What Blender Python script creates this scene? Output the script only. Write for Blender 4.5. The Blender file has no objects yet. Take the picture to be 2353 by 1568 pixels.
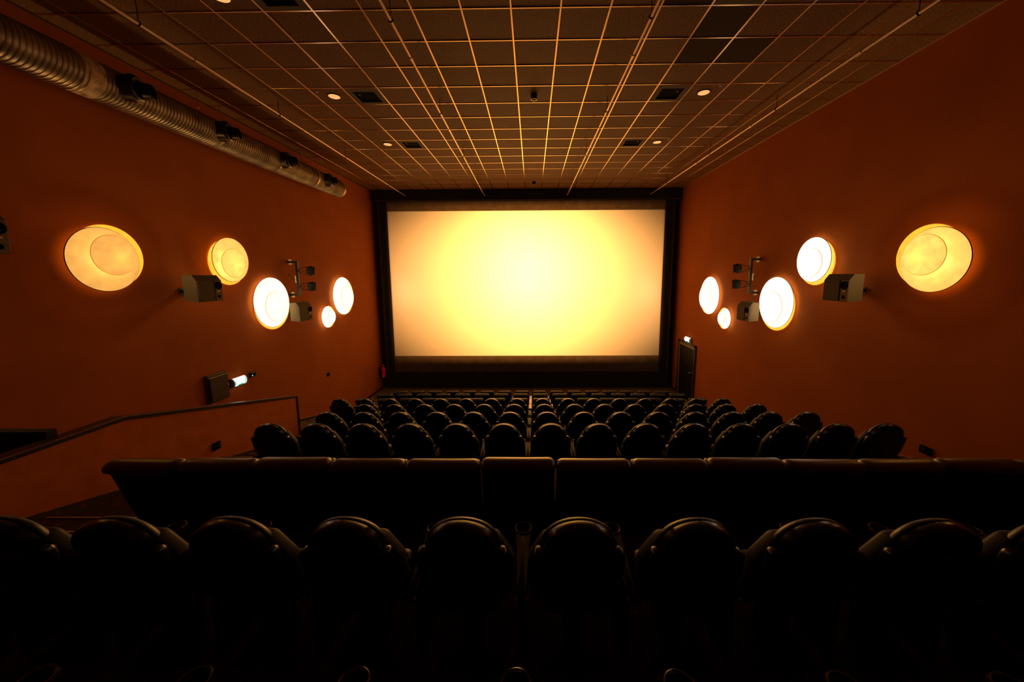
import bpy, bmesh, math, random
from mathutils import Vector, Matrix
random.seed(7)
SC = bpy.context.scene
COL = SC.collection
PI = math.pi

# ------------------------------------------------------------------ camera
def set_camera():
    p, y, r = 0.135574327, -0.0120457488, -0.00500106015
    f, cx, cy = 825.583177, 1213.2912, 745.420954
    fw = Vector((math.sin(y)*math.cos(p), math.cos(y)*math.cos(p), -math.sin(p)))
    rt = Vector((math.cos(y), -math.sin(y), 0)); up = rt.cross(fw)
    rt2 = rt*math.cos(r)+up*math.sin(r); up2 = -rt*math.sin(r)+up*math.cos(r)
    cd = bpy.data.cameras.new('camera'); cam = bpy.data.objects.new('camera', cd); COL.objects.link(cam)
    cd.sensor_fit = 'HORIZONTAL'; cd.sensor_width = 36.0
    cd.lens = f*36.0/2353.0
    cd.shift_x = (1176.5-cx)/2353.0; cd.shift_y = (cy-784.0)/2353.0
    cd.clip_start = 0.02; cd.clip_end = 200
    b = -fw
    cam.matrix_world = Matrix(((rt2.x, up2.x, b.x, 0), (rt2.y, up2.y, b.y, 0), (rt2.z, up2.z, b.z, 0), (0, 0, 0, 1)))
    SC.camera = cam
set_camera()

# ------------------------------------------------------------------ world, colour management
w = bpy.data.worlds.new('world'); SC.world = w; w.use_nodes = True
w.node_tree.nodes['Background'].inputs[0].default_value = (0, 0, 0, 1)
w.node_tree.nodes['Background'].inputs[1].default_value = 0.0
vs = SC.view_settings
vs.view_transform = 'Standard'; vs.look = 'None'; vs.gamma = 1.0; vs.use_curve_mapping = False; vs.exposure = 0.0

# ------------------------------------------------------------------ the projector beam (lens in the booth, behind the camera)
SCREEN_C = Vector((-0.245, 14.1, -0.45))
PROJ = Vector((-0.245, -2.75, 0.2))
PROJ_POWER = 24000.0
def projector_light():
    ld = bpy.data.lights.new('projector_light', 'SPOT'); o = bpy.data.objects.new('projector_light', ld); COL.objects.link(o)
    o.location = PROJ
    d = (SCREEN_C-PROJ); dist = d.length
    o.rotation_euler = d.to_track_quat('-Z', 'Y').to_euler()
    ld.energy = PROJ_POWER; ld.color = (1, 1, 1); ld.spot_size = math.radians(56); ld.spot_blend = 0.0
    ld.shadow_soft_size = 0.05
    ld.use_nodes = True
    nt = ld.node_tree; N = nt.nodes; L = nt.links
    em = [n for n in N if n.type == 'EMISSION'][0]
    tc = N.new('ShaderNodeTexCoord'); sp = N.new('ShaderNodeSeparateXYZ'); L.new(tc.outputs['Normal'], sp.inputs[0])
    def m(op, a, b=None):
        n = N.new('ShaderNodeMath'); n.operation = op
        for i, v in enumerate((a, b)):
            if v is None: continue
            if isinstance(v, (int, float)): n.inputs[i].default_value = v
            else: L.new(v, n.inputs[i])
        return n.outputs[0]
    az = m('ABSOLUTE', sp.outputs[2])
    u = m('DIVIDE', sp.outputs[0], az); v = m('DIVIDE', sp.outputs[1], az)
    # soft vignette of the projection lens (metres on the screen / throw)
    q = m('ADD', m('POWER', m('ABSOLUTE', m('DIVIDE', u, 6.3/dist)), 2.0), m('POWER', m('ABSOLUTE', m('DIVIDE', v, 3.9/dist)), 2.0))
    g = m('EXPONENT', m('MULTIPLY', m('POWER', q, 3.0), -1.0))
    # aperture plate
    def gate(x, h, soft):
        n = N.new('ShaderNodeMapRange'); n.inputs['From Min'].default_value = (h-soft)/dist; n.inputs['From Max'].default_value = h/dist
        n.inputs['To Min'].default_value = 1.0; n.inputs['To Max'].default_value = 0.0; L.new(m('ABSOLUTE', x), n.inputs['Value']); return n.outputs[0]
    mu = gate(u, 5.4, 0.15); mv = gate(m('SUBTRACT', v, 0.125/dist), 3.18, 0.32)
    L.new(m('MULTIPLY', g, m('MULTIPLY', mu, mv)), em.inputs['Strength'])
    em.inputs['Color'].default_value = (1.0, 0.42, 0.092, 1)
projector_light()

# ------------------------------------------------------------------ helpers
class MB:
    def __init__(s): s.v = []; s.f = []
    def add(s, v, f):
        b = len(s.v); s.v += [tuple(p) for p in v]; s.f += [tuple(b+i for i in q) for q in f]; return s
    def box(s, x0, x1, y0, y1, z0, z1, M=None):
        v = [Vector((x, y, z)) for z in (z0, z1) for y in (y0, y1) for x in (x0, x1)]
        if M: v = [M @ p for p in v]
        return s.add(v, [(0, 2, 3, 1), (4, 5, 7, 6), (0, 1, 5, 4), (2, 6, 7, 3), (0, 4, 6, 2), (1, 3, 7, 5)])
    def bbox(s, x0, x1, y0, y1, z0, z1, b=0.01, M=None):
        # bevelled box: three-way chamfer rings
        xs = (x0, x1); 
        o = [(x0+b, y0), (x1-b, y0), (x1, y0+b), (x1, y1-b), (x1-b, y1), (x0+b, y1), (x0, y1-b), (x0, y0+b)]
        cx, cy = (x0+x1)/2, (y0+y1)/2
        def ins(p): return (min(max(p[0], x0+b), x1-b), min(max(p[1], y0+b), y1-b))
        rings = [[(*ins(p), z0) for p in o], [(*p, z0+b) for p in o], [(*p, z1-b) for p in o], [(*ins(p), z1) for p in o]]
        return s.rings(rings, M)
    def rings(s, rings, M=None, cap0=True, cap1=True, closed=True):
        n = len(rings[0]); v = []; f = []
        for r in rings: v += [Vector(p) for p in r]
        for k in range(len(rings)-1):
            for i in range(n if closed else n-1):
                j = (i+1) % n
                f.append((k*n+i, k*n+j, (k+1)*n+j, (k+1)*n+i))
        for flag, k in ((cap0, 0), (cap1, len(rings)-1)):
            if flag:
                c = sum((Vector(p) for p in rings[k]), Vector())/n; v.append(c); ci = len(v)-1
                for i in range(n): f.append((ci, k*n+i, k*n+(i+1) % n))
        if M: v = [M @ p for p in v]
        return s.add(v, f)
    def lathe(s, prof, M=None, n=24, cap0=True, cap1=True):
        # prof: list of (radius, height) along local z
        return s.rings([[(r*math.cos(2*PI*i/n), r*math.sin(2*PI*i/n), h) for i in range(n)] for r, h in prof], M, cap0, cap1)
    def tube(s, p0, p1, r, n=10):
        p0 = Vector(p0); p1 = Vector(p1); d = p1-p0
        M = Matrix.Translation(p0) @ d.to_track_quat('Z', 'Y').to_matrix().to_4x4()
        return s.lathe([(r, 0), (r, d.length)], M, n)
    def path(s, pts, r, n=8):
        for a, b in zip(pts[:-1], pts[1:]): s.tube(a, b, r, n)
        return s
    def torus(s, R, r, M=None, n=28, k=8, a0=0.0, a1=2*PI):
        full = abs(a1-a0-2*PI) < 1e-6
        rr = []
        m = n if full else n+1
        for i in range(m):
            a = a0+(a1-a0)*i/n
            rr.append([((R+r*math.cos(2*PI*j/k))*math.cos(a), (R+r*math.cos(2*PI*j/k))*math.sin(a), r*math.sin(2*PI*j/k)) for j in range(k)])
        if full: rr.append(rr[0])
        return s.rings(rr, M, not full, not full)
    def plate(s, outline, rings, fn=None):
        # outline: CCW list of (a, h); rings: list of (t, inset); fn maps (a, t, h) -> xyz
        n = len(outline); nor = []
        for i in range(n):
            p, q, r = outline[i-1], outline[i], outline[(i+1) % n]
            e1 = Vector((q[0]-p[0], q[1]-p[1])); e2 = Vector((r[0]-q[0], r[1]-q[1]))
            e1.normalize(); e2.normalize()
            nn = Vector((e1.y+e2.y, -e1.x-e2.x))
            nn = nn.normalized() if nn.length > 1e-6 else Vector((0, 0))
            c = max(0.5, nn.dot(Vector((e1.y, -e1.x)))); nor.append(nn/c)
        rr = []
        for t, ins in rings:
            rr.append([(fn or (lambda a, t, h: (a, t, h)))(outline[i][0]-nor[i].x*ins, t, outline[i][1]-nor[i].y*ins) for i in range(n)])
        return s.rings(rr)
    def mesh(s, name, mat, angle=35):
        me = bpy.data.meshes.new(name); me.from_pydata(s.v, [], s.f)
        bm = bmesh.new(); bm.from_mesh(me)
        bmesh.ops.remove_doubles(bm, verts=bm.verts, dist=1e-6)
        bmesh.ops.recalc_face_normals(bm, faces=bm.faces); bm.to_mesh(me); bm.free()
        if mat: me.materials.append(mat)
        if angle:
            me.polygons.foreach_set('use_smooth', [True]*len(me.polygons)); me.set_sharp_from_angle(angle=math.radians(angle))
        return me
    def build(s, name, mat, parent=None, angle=35):
        o = bpy.data.objects.new(name, s.mesh(name, mat, angle)); COL.objects.link(o)
        if parent: o.parent = parent
        return o

def rpoly(pts, rad, seg=5):
    """rounded polygon, CCW points (a,h) with one radius per corner"""
    out = []; n = len(pts)
    for i in range(n):
        p, q, r = Vector(pts[i-1]), Vector(pts[i]), Vector(pts[(i+1) % n]); R = rad[i] if isinstance(rad, (list, tuple)) else rad
        if R <= 0: out.append(tuple(q)); continue
        a = (p-q).normalized(); b = (r-q).normalized()
        half = math.acos(max(-1, min(1, a.dot(b))))/2
        d = min(R/math.tan(half), (p-q).length*0.49, (r-q).length*0.49)
        s0 = q+a*d; s1 = q+b*d
        for k in range(seg+1):
            t = k/seg; out.append(tuple((1-t)**2*s0+2*t*(1-t)*q+t*t*s1))
    return out

def empty(name, loc=(0, 0, 0), rz=0.0):
    o = bpy.data.objects.new(name, None); COL.objects.link(o); o.location = loc; o.rotation_euler = (0, 0, rz); o.empty_display_size = 0.1
    return o
def tag(o, label=None, cat=None, group=None, kind=None):
    if label: o['label'] = label
    if cat: o['category'] = cat
    if group: o['group'] = group
    if kind: o['kind'] = kind
    return o
def kids(o): return [c for c in bpy.data.objects if c.parent == o]
def dup(root, loc=None, rz=None):
    def rec(o, par):
        c = o.copy(); COL.objects.link(c)
        if par: c.parent = par
        for k in CH.get(o.name, []): rec(k, c)
        return c
    CH = {}
    for ch in root.children_recursive: CH.setdefault(ch.parent.name, []).append(ch)
    r = rec(root, None)
    if loc is not None: r.location = loc
    if rz is not None: r.rotation_euler[2] = rz
    return r

# ------------------------------------------------------------------ materials
def mat(name, col, rough=0.5, metal=0.0, spec=0.5, noise=None, bump=0.0, bscale=60, coat=0.0):
    m = bpy.data.materials.new(name); m.use_nodes = True
    nt = m.node_tree; N = nt.nodes; L = nt.links; b = N['Principled BSDF']
    b.inputs['Base Color'].default_value = (*col, 1); b.inputs['Roughness'].default_value = rough
    b.inputs['Metallic'].default_value = metal; b.inputs['Specular IOR Level'].default_value = spec
    if coat: b.inputs['Coat Weight'].default_value = coat; b.inputs['Coat Roughness'].default_value = 0.15
    if noise or bump:
        tc = N.new('ShaderNodeTexCoord')
    if noise:
        sc, amt = noise
        nz = N.new('ShaderNodeTexNoise'); nz.inputs['Scale'].default_value = sc; nz.inputs['Detail'].default_value = 6
        L.new(tc.outputs['Object'], nz.inputs['Vector'])
        rp = N.new('ShaderNodeValToRGB'); e = rp.color_ramp.elements
        e[0].position = 0.3; e[1].position = 0.7
        e[0].color = (*[c*(1-amt) for c in col], 1); e[1].color = (*[min(1, c*(1+amt)) for c in col], 1)
        L.new(nz.outputs['Fac'], rp.inputs['Fac']); L.new(rp.outputs['Color'], b.inputs['Base Color'])
    if bump:
        nb = N.new('ShaderNodeTexNoise'); nb.inputs['Scale'].default_value = bscale; nb.inputs['Detail'].default_value = 4
        L.new(tc.outputs['Object'], nb.inputs['Vector'])
        bp = N.new('ShaderNodeBump'); bp.inputs['Strength'].default_value = bump; bp.inputs['Distance'].default_value = 0.01
        L.new(nb.outputs['Fac'], bp.inputs['Height']); L.new(bp.outputs['Normal'], b.inputs['Normal'])
    return m
def emit(name, col, strength, noise=None):
    m = bpy.data.materials.new(name); m.use_nodes = True
    nt = m.node_tree; N = nt.nodes; L = nt.links; b = N['Principled BSDF']
    b.inputs['Base Color'].default_value = (*col, 1); b.inputs['Emission Color'].default_value = (*col, 1); b.inputs['Emission Strength'].default_value = strength
    b.inputs['Roughness'].default_value = 0.5
    return m
def parchment(name, base, strength, transl=0.5):
    strength *= 1.0
    """mottled translucent lamp shade with a glow of its own"""
    m = bpy.data.materials.new(name); m.use_nodes = True
    nt = m.node_tree; N = nt.nodes; L = nt.links; N.remove(N['Principled BSDF']); out = [n for n in N if n.type == 'OUTPUT_MATERIAL'][0]
    tc = N.new('ShaderNodeTexCoord'); nz = N.new('ShaderNodeTexNoise'); nz.inputs['Scale'].default_value = 7; nz.inputs['Detail'].default_value = 9; nz.inputs['Roughness'].default_value = 0.62
    L.new(tc.outputs['Object'], nz.inputs['Vector'])
    mr = N.new('ShaderNodeMapRange'); mr.inputs['From Min'].default_value = 0.3; mr.inputs['From Max'].default_value = 0.7; mr.inputs['To Min'].default_value = 0.78; mr.inputs['To Max'].default_value = 1.2
    L.new(nz.outputs['Fac'], mr.inputs['Value'])
    mu = N.new('ShaderNodeMath'); mu.operation = 'MULTIPLY'; mu.inputs[1].default_value = strength; L.new(mr.outputs[0], mu.inputs[0])
    em = N.new('ShaderNodeEmission'); em.inputs['Color'].default_value = (*base, 1); L.new(mu.outputs[0], em.inputs['Strength'])
    df = N.new('ShaderNodeBsdfDiffuse'); df.inputs['Color'].default_value = (0.5, 0.38, 0.2, 1)
    tr = N.new('ShaderNodeBsdfTranslucent'); tr.inputs['Color'].default_value = (0.3, 0.22, 0.11, 1)
    mx = N.new('ShaderNodeMixShader'); mx.inputs[0].default_value = transl; L.new(df.outputs[0], mx.inputs[1]); L.new(tr.outputs[0], mx.inputs[2])
    ad = N.new('ShaderNodeAddShader'); L.new(mx.outputs[0], ad.inputs[0]); L.new(em.outputs[0], ad.inputs[1]); L.new(ad.outputs[0], out.inputs['Surface'])
    return m
def carpet_mat():
    m = mat('star_carpet', (0.035, 0.026, 0.016), 0.95, 0, 0.1, bump=0.4, bscale=250)
    nt = m.node_tree; N = nt.nodes; L = nt.links; b = N['Principled BSDF']
    tc0 = [n for n in N if n.type == 'TEX_COORD'][0]
    s3 = N.new('ShaderNodeSeparateXYZ'); L.new(tc0.outputs['Object'], s3.inputs[0])
    def mad(a, k, c):
        n = N.new('ShaderNodeMath'); n.operation = 'MULTIPLY_ADD'; L.new(a, n.inputs[0]); n.inputs[1].default_value = k; L.new(c, n.inputs[2]); return n.outputs[0]
    gn = N.new('ShaderNodeSeparateXYZ'); L.new(tc0.outputs['Normal'], gn.inputs[0])
    def pick(nc, a, c):
        ab = N.new('ShaderNodeMath'); ab.operation = 'ABSOLUTE'; L.new(nc, ab.inputs[0])
        gt = N.new('ShaderNodeMath'); gt.operation = 'GREATER_THAN'; L.new(ab.outputs[0], gt.inputs[0]); gt.inputs[1].default_value = 0.5
        mx = N.new('ShaderNodeMix'); L.new(gt.outputs[0], mx.inputs[0]); L.new(a, mx.inputs[2]); L.new(c, mx.inputs[3]); return mx.outputs[0]
    cb = N.new('ShaderNodeCombineXYZ'); L.new(pick(gn.outputs[0], s3.outputs[0], s3.outputs[2]), cb.inputs[0]); L.new(pick(gn.outputs[1], s3.outputs[1], s3.outputs[2]), cb.inputs[1])
    tc = cb
    vo = N.new('ShaderNodeTexVoronoi'); vo.voronoi_dimensions = '2D'; vo.inputs['Scale'].default_value = 6.5; vo.inputs['Randomness'].default_value = 0.85
    L.new(tc.outputs[0], vo.inputs['Vector'])
    sc = N.new('ShaderNodeVectorMath'); sc.operation = 'SCALE'; sc.inputs['Scale'].default_value = 6.5; L.new(tc.outputs[0], sc.inputs[0])
    ps = N.new('ShaderNodeVectorMath'); ps.operation = 'SCALE'; ps.inputs['Scale'].default_value = 6.5; L.new(vo.outputs['Position'], ps.inputs[0])
    sb = N.new('ShaderNodeVectorMath'); sb.operation = 'SUBTRACT'; L.new(sc.outputs[0], sb.inputs[0]); L.new(ps.outputs[0], sb.inputs[1])
    sp = N.new('ShaderNodeSeparateXYZ'); L.new(sb.outputs[0], sp.inputs[0])
    def mm(op, a, bb=None):
        n = N.new('ShaderNodeMath'); n.operation = op
        for i, v in enumerate((a, bb)):
            if v is None: continue
            if isinstance(v, (int, float)): n.inputs[i].default_value = v
            else: L.new(v, n.inputs[i])
        return n.outputs[0]
    sr = N.new('ShaderNodeSeparateColor'); L.new(vo.outputs['Color'], sr.inputs[0])
    ang = mm('ADD', mm('ARCTAN2', sp.outputs[1], sp.outputs[0]), mm('MULTIPLY', sr.outputs[0], 6.28))
    d = mm('SQRT', mm('ADD', mm('MULTIPLY', sp.outputs[0], sp.outputs[0]), mm('MULTIPLY', sp.outputs[1], sp.outputs[1])))
    thr = mm('MULTIPLY', mm('ADD', mm('MULTIPLY', mm('COSINE', mm('MULTIPLY', ang, 5.0)), 0.34), 0.66), mm('ADD', mm('MULTIPLY', sr.outputs[1], 0.06), 0.12))
    mask = mm('LESS_THAN', d, thr)
    mix = N.new('ShaderNodeMix'); mix.data_type = 'RGBA'
    L.new(mask, mix.inputs['Factor']); mix.inputs['A'].default_value = (0.11, 0.07, 0.035, 1); mix.inputs['B'].default_value = (0.42, 0.07, 0.02, 1)
    L.new(mix.outputs['Result'], b.inputs['Base Color'])
    return m

M = {}
M['wall'] = mat('orange_wall_covering', (0.43, 0.112, 0.017), 0.85, 0, 0.1, noise=(1.3, 0.07), bump=0.15, bscale=220)
M['parapet'] = mat('orange_carpeted_parapet', (0.72, 0.2, 0.032), 0.9, 0, 0.1, noise=(5, 0.12), bump=0.1, bscale=180)
M['tile'] = mat('mineral_ceiling_tile', (0.2, 0.088, 0.02), 0.62, 0, 0.32, noise=(45, 0.55), bump=0.5, bscale=120)
M['tile_dark'] = mat('replaced_ceiling_tile', (0.075, 0.05, 0.03), 0.9, 0, 0.2, noise=(45, 0.3), bump=0.3, bscale=120)
M['bar'] = mat('painted_grid_bar', (0.75, 0.52, 0.3), 0.22, 1.0, 0.5)
M['plenum'] = mat('plenum_black', (0.01, 0.01, 0.01), 0.9)
M['carpet'] = carpet_mat()
M['black_cloth'] = mat('black_masking_cloth', (0.022, 0.018, 0.014), 0.85, 0, 0.2, noise=(3, 0.25), bump=0.15, bscale=8)
M['mask_top'] = mat('charcoal_masking_cloth', (0.1, 0.07, 0.045), 0.8, 0, 0.2, noise=(4, 0.2))
M['screen'] = mat('pearl_projection_screen', (0.8, 0.8, 0.8), 0.47, 0.75, 0.05)
M['shell'] = mat('black_moulded_plastic', (0.006, 0.0055, 0.005), 0.26, 0, 0.5, bump=0.04, bscale=90)
M['leather'] = mat('black_leather', (0.008, 0.006, 0.005), 0.4, 0, 0.45, bump=0.12, bscale=80)
M['fabric_side'] = mat('brown_black_upholstery', (0.017, 0.012, 0.008), 0.6, 0, 0.35, bump=0.12, bscale=120)
M['arm'] = mat('dark_armrest_plastic', (0.02, 0.014, 0.009), 0.55, 0, 0.35)
M['armboard'] = mat('lacquered_wood_arm', (0.2, 0.12, 0.055), 0.25, 0, 0.5)
M['ring'] = mat('cup_ring_polished', (0.22, 0.17, 0.13), 0.25, 0.5, 0.5)
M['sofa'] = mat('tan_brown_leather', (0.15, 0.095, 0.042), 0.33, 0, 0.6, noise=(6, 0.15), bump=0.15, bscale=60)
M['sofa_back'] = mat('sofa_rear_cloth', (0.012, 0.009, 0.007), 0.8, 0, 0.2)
M['steel'] = mat('galvanised_steel', (0.42, 0.33, 0.22), 0.42, 0.75, 0.5, noise=(3.5, 0.4), bump=0.05, bscale=30)
M['band'] = mat('stained_joint_tape', (0.6, 0.42, 0.26), 0.7, 0.1, 0.4, noise=(9, 0.6))
M['blackmetal'] = mat('black_metal', (0.008, 0.007, 0.006), 0.5, 0.1, 0.4)
M['nozzle'] = mat('black_nozzle_metal', (0.03, 0.022, 0.014), 0.3, 0.6, 0.5)
M['pipe'] = mat('brass_coloured_pipe', (0.6, 0.42, 0.26), 0.3, 0.7, 0.5)
M['white'] = mat('white_plastic', (0.75, 0.7, 0.6), 0.5)
M['speaker'] = mat('speaker_cabinet', (0.11, 0.085, 0.05), 0.75, 0, 0.3, bump=0.15, bscale=300)
M['baffle'] = mat('speaker_baffle', (0.2, 0.145, 0.08), 0.7, 0, 0.3, bump=0.1, bscale=300)
M['hole'] = mat('matt_black', (0.004, 0.004, 0.004), 0.9, 0, 0.1)
M['shadow_rim'] = mat('shadowed_lamp_rim', (0.08, 0.03, 0.012), 0.6)  # shadow on the shade disc's edge, put into a dark brown colour
M['door'] = mat('black_door', (0.006, 0.005, 0.0045), 0.6, 0, 0.2)
M['doorframe'] = mat('dark_door_frame', (0.03, 0.02, 0.014), 0.5)
M['doorstrip'] = mat('tan_door_frame', (0.25, 0.17, 0.09), 0.5)
M['chrome'] = mat('polished_steel', (0.7, 0.68, 0.65), 0.2, 1.0)
M['cap'] = mat('dark_parapet_cap', (0.04, 0.02, 0.014), 0.35, 0, 0.5)
M['trim_light'] = mat('light_edge_trim', (0.5, 0.34, 0.22), 0.3, 0.5)
M['skirt'] = mat('dark_skirting_shaded_wall', (0.014, 0.008, 0.006), 0.7)  # skirting colour, also the painted shade of the cross wall
M['nosing'] = mat('brass_step_nosing', (0.9, 0.68, 0.42), 0.4, 0.5)
M['red'] = mat('extinguisher_red', (1.0, 0.03, 0.04), 0.3, 0, 0.5)
M['label_w'] = mat('paper_label', (0.8, 0.6, 0.4), 0.6)
M['cabinet'] = mat('brown_cabinet_steel', (0.045, 0.028, 0.015), 0.5, 0.1, 0.4, noise=(9, 0.3))
M['signwhite'] = emit('exit_sign_lit_white', (0.85, 1.0, 0.95), 1.6)
M['signteal'] = emit('exit_sign_teal', (0.0, 0.5, 0.42), 0.8)
M['signcase'] = mat('exit_sign_case', (0.7, 0.55, 0.4), 0.4)
M['led'] = emit('green_led', (0.2, 1.0, 0.5), 1.5)
M['downlight'] = emit('downlight_lens', (1.0, 0.52, 0.17), 0.85)
M['hatch'] = mat('hatch_frame_grey', (0.11, 0.08, 0.05), 0.7)

# ------------------------------------------------------------------ the room
XL, XR, ZC = -6.09, 5.61, 3.187
YB, YF = -3.0, 14.65
STEP = 0.30
EDGE = [(0.33+0.0, -1.8)]
# platform front edges: A 2.66, then every 1.17 m
PLAT = [('Z', -3.0, 1.44, -1.88), ('A', 1.44, 2.66, -2.08), ('B', 2.66, 3.83, -2.4), ('C', 3.83, 5.0, -2.67), ('D', 5.0, 6.16, -2.985), ('E', 6.16, 7.33, -3.3),
        ('F', 7.33, 8.49, -3.6), ('G', 8.49, 9.66, -3.9), ('H', 9.66, 10.8, -4.2), ('I', 10.8, YF, -4.5)]
XP = -4.65      # parapet face towards the seats
XP2 = -4.79     # its other face
floor = MB().box(XL-0.1, XR+0.1, YB-0.1, YF+0.1, -5.05, -4.8).build('floor', M['carpet'], angle=0)
tag(floor, kind='structure')
for nm, y0, y1, z in PLAT:
    MB().box(XP2 if nm in 'CD' else XL, XR, y0, y1, -4.8, z).build('floor_step', M['carpet'], floor, 0)
MB().box(XL, XP2, 3.83, 6.16, -4.8, -3.55).build('passage_floor', M['carpet'], floor, 0)
# half steps and nosings in the aisles
def aisle(x0, x1, rows, nos):
    for nm in rows:
        y1 = [p for p in PLAT if p[0] == nm][0]
        MB().box(x0, x1, y1[2], y1[2]+0.38, y1[3]-STEP-0.02, y1[3]-STEP/2).build('half_step', M['carpet'], floor, 0)
        if nos:
            MB().box(x0+0.05, x1-0.05, y1[2]-0.008, y1[2]+0.006, y1[3]-0.002, y1[3]+0.006).build('step_nosing', M['nosing'], floor, 0)
            MB().box(x0+0.05, x1-0.05, y1[2]+0.372, y1[2]+0.386, y1[3]-STEP/2-0.002, y1[3]-STEP/2+0.006).build('step_nosing', M['nosing'], floor, 0)
aisle(XP+0.04, -3.5, 'ABCDE', True)
aisle(XL+0.01, -4.5, 'FGH', False)
aisle(4.55, XR-0.03, 'BCDEFGH', False)

def panel_wall(name, x, sgn, seams):
    wl = MB().box(x if sgn > 0 else x-0.2, x+0.2 if sgn > 0 else x, YB-0.1, YF+0.1, -4.9, ZC+0.25)
    o = MB().box(x+0.012*sgn, x+0.2*sgn, YB-0.1, YF+0.1, -4.9, ZC+0.25).build(name, M['wall'], None, 0)
    tag(o, kind='structure')
    ys = [YB]+seams+[YF]
    for a, b in zip(ys[:-1], ys[1:]):
        g = 0.0003
        MB().bbox(min(x, x+0.012*sgn), max(x, x+0.012*sgn), a+g, b-g, -4.9, ZC+0.05, 0.0004).build('wall_panel', M['wall'], o, 0)
    return o
seams = [-1.6, -0.3, 1.0, 2.3, 3.6, 4.9, 6.2, 7.5, 8.8, 10.1, 11.4, 12.7, 13.8]
panel_wall('wall_left', XL, -1, seams)
panel_wall('wall_right', XR, 1, seams)
tag(MB().box(XL-0.2, XR+0.2, YF, YF+0.15, -4.9, ZC+0.25).build('wall_front', M['black_cloth'], None, 0), kind='structure')
tag(MB().box(XL-0.2, XR+0.2, YB-0.3, YB-0.1, -4.9, ZC+0.25).build('wall_back', M['black_cloth'], None, 0), kind='structure')

# ------------------------------------------------------------------ suspended ceiling
ceil = MB().box(XL-0.2, XR+0.2, YB-0.1, YF+0.1, ZC+0.25, ZC+0.4).build('ceiling', M['plenum'], None, 0)
tag(ceil, kind='structure')
GX, GY = -0.24532, 4.79671
YE = 14.12
xs = [XL]+[GX+0.6*i for i in range(-9, 10)]+[XR]
ys = [GY+0.6*j for j in range(-12, 16) if GY+0.6*j > YB and GY+0.6*j < YE-0.05]
for x in xs[1:-1]:
    MB().bbox(x-0.012, x+0.012, YB, YE, ZC-0.002, ZC+0.03, 0.002).build('grid_bar', M['bar'], ceil, 0)
for y in ys:
    MB().bbox(XL+0.02, XR-0.02, y-0.011, y+0.011, ZC-0.001, ZC+0.03, 0.002).build('grid_bar', M['bar'], ceil, 0)
HATCH = [(-5, 3, -1), (-5, 7, -1), (4, 3, 1), (4, 7, 1), (-5, -1, -1), (4, -1, 1)]     # cells (column, row)
hset = {(c, r) for c, r, s in HATCH}
DARK = {(4, 0), (4, 1), (5, 1), (3, -1), (-5, -1), (1, -2)}
LIFT = {(-5, 0)}
tmesh = {}
def tile_mesh(wx, wy, dark):
    k = (round(wx, 3), round(wy, 3), dark)
    if k not in tmesh:
        b = MB().bbox(-wx/2, wx/2, -wy/2, wy/2, 0, 0.016, 0.003)
        tmesh[k] = b.mesh('ceiling_tile', M['tile_dark' if dark else 'tile'], 0)
    return tmesh[k]
cells = []
ally = [YB]+ys+[YE]
for a, b in zip(xs[:-1], xs[1:]):
    for c, d in zip(ally[:-1], ally[1:]):
        i = round(((a if a > XL+0.01 else b-0.6)-GX)/0.6); j = round(((c if c > YB+0.01 else d-0.6)-GY)/0.6)
        if (i, j) in hset: continue
        cells.append((a, b, c, d, i, j))
cells.sort(key=lambda t: (0 if t[2] > 3.9 else 1, t[2]))
far = MB()
for k, (a, b, c, d, i, j) in enumerate(cells):
    wx, wy = b-a-0.008, d-c-0.008
    if k < 300:
        o = bpy.data.objects.new('ceiling_tile', tile_mesh(wx, wy, (i, j) in DARK)); COL.objects.link(o); o.parent = ceil
        o.location = ((a+b)/2, (c+d)/2, ZC+0.006+random.uniform(0, 0.002))
        if (i, j) in LIFT: o.rotation_euler = (-0.05, 0.01, 0); o.location.z += 0.012
        else: o.rotation_euler = (random.gauss(0, 0.002), random.gauss(0, 0.002), 0)
    else:
        far.bbox(a+0.004, b-0.004, c+0.004, d-0.004, ZC+0.006, ZC+0.022, 0.003)
o = far.build('ceiling_tiles', M['tile'], ceil, 0); o['kind'] = 'stuff'
for nm, x0, x1 in (('trim_1', XL, XL+0.025), ('trim_2', XR-0.025, XR)):
    tag(MB().bbox(x0, x1, YB, YE, ZC-0.004, ZC+0.02, 0.002).build(nm, M['skirt'] if nm == 'trim_1' else M['trim_light'], None, 0), kind='structure')

# hatches with a recessed black square
def hatch(c, r, s, label):
    x0, y0 = GX+0.6*c, GY+0.6*r
    t = tag(empty('ceiling_hatch', (x0+0.3, y0+0.3, ZC)), label, 'ceiling hatch', 'square black hatches in the ceiling grid')
    h, q = 0.288, 0.19
    oy = 0.02
    ox = -0.02*0
    f = MB()
    for a in ((-h, h, -h, -q+oy), (-h, h, q+oy, h), (-h, -q, -q+oy, q+oy), (q, h, -q+oy, q+oy)): f.bbox(a[0], a[1], a[2], a[3], -0.003, 0.012, 0.002)
    f.build('hatch_frame', M['hatch'], t, 0)
    b = MB()
    for a in ((-q-0.01, -q, -q+oy, q+oy), (q, q+0.01, -q+oy, q+oy), (-q, q, -q+oy-0.01, -q+oy), (-q, q, q+oy, q+oy+0.01)): b.box(a[0], a[1], a[2], a[3], 0.012, 0.14)
    b.box(-q, q, -q+oy, q+oy, 0.14, 0.15)
    b.build('recess_box', M['hole'], t, 0)
    MB().bbox(-q+0.004, q-0.004, -q+oy+0.004, q+oy-0.004, 0.02, 0.03, 0.003).build('hatch_flap', M['hole'], t, 0)
    lx = -0.12 if s < 0 else 0.12
    MB().lathe([(0.012, 0), (0.014, 0.006), (0.014, 0.012)], Matrix.Translation((lx, oy-0.05, 0.008)), 12).build('latch', M['white'], t)
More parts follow.
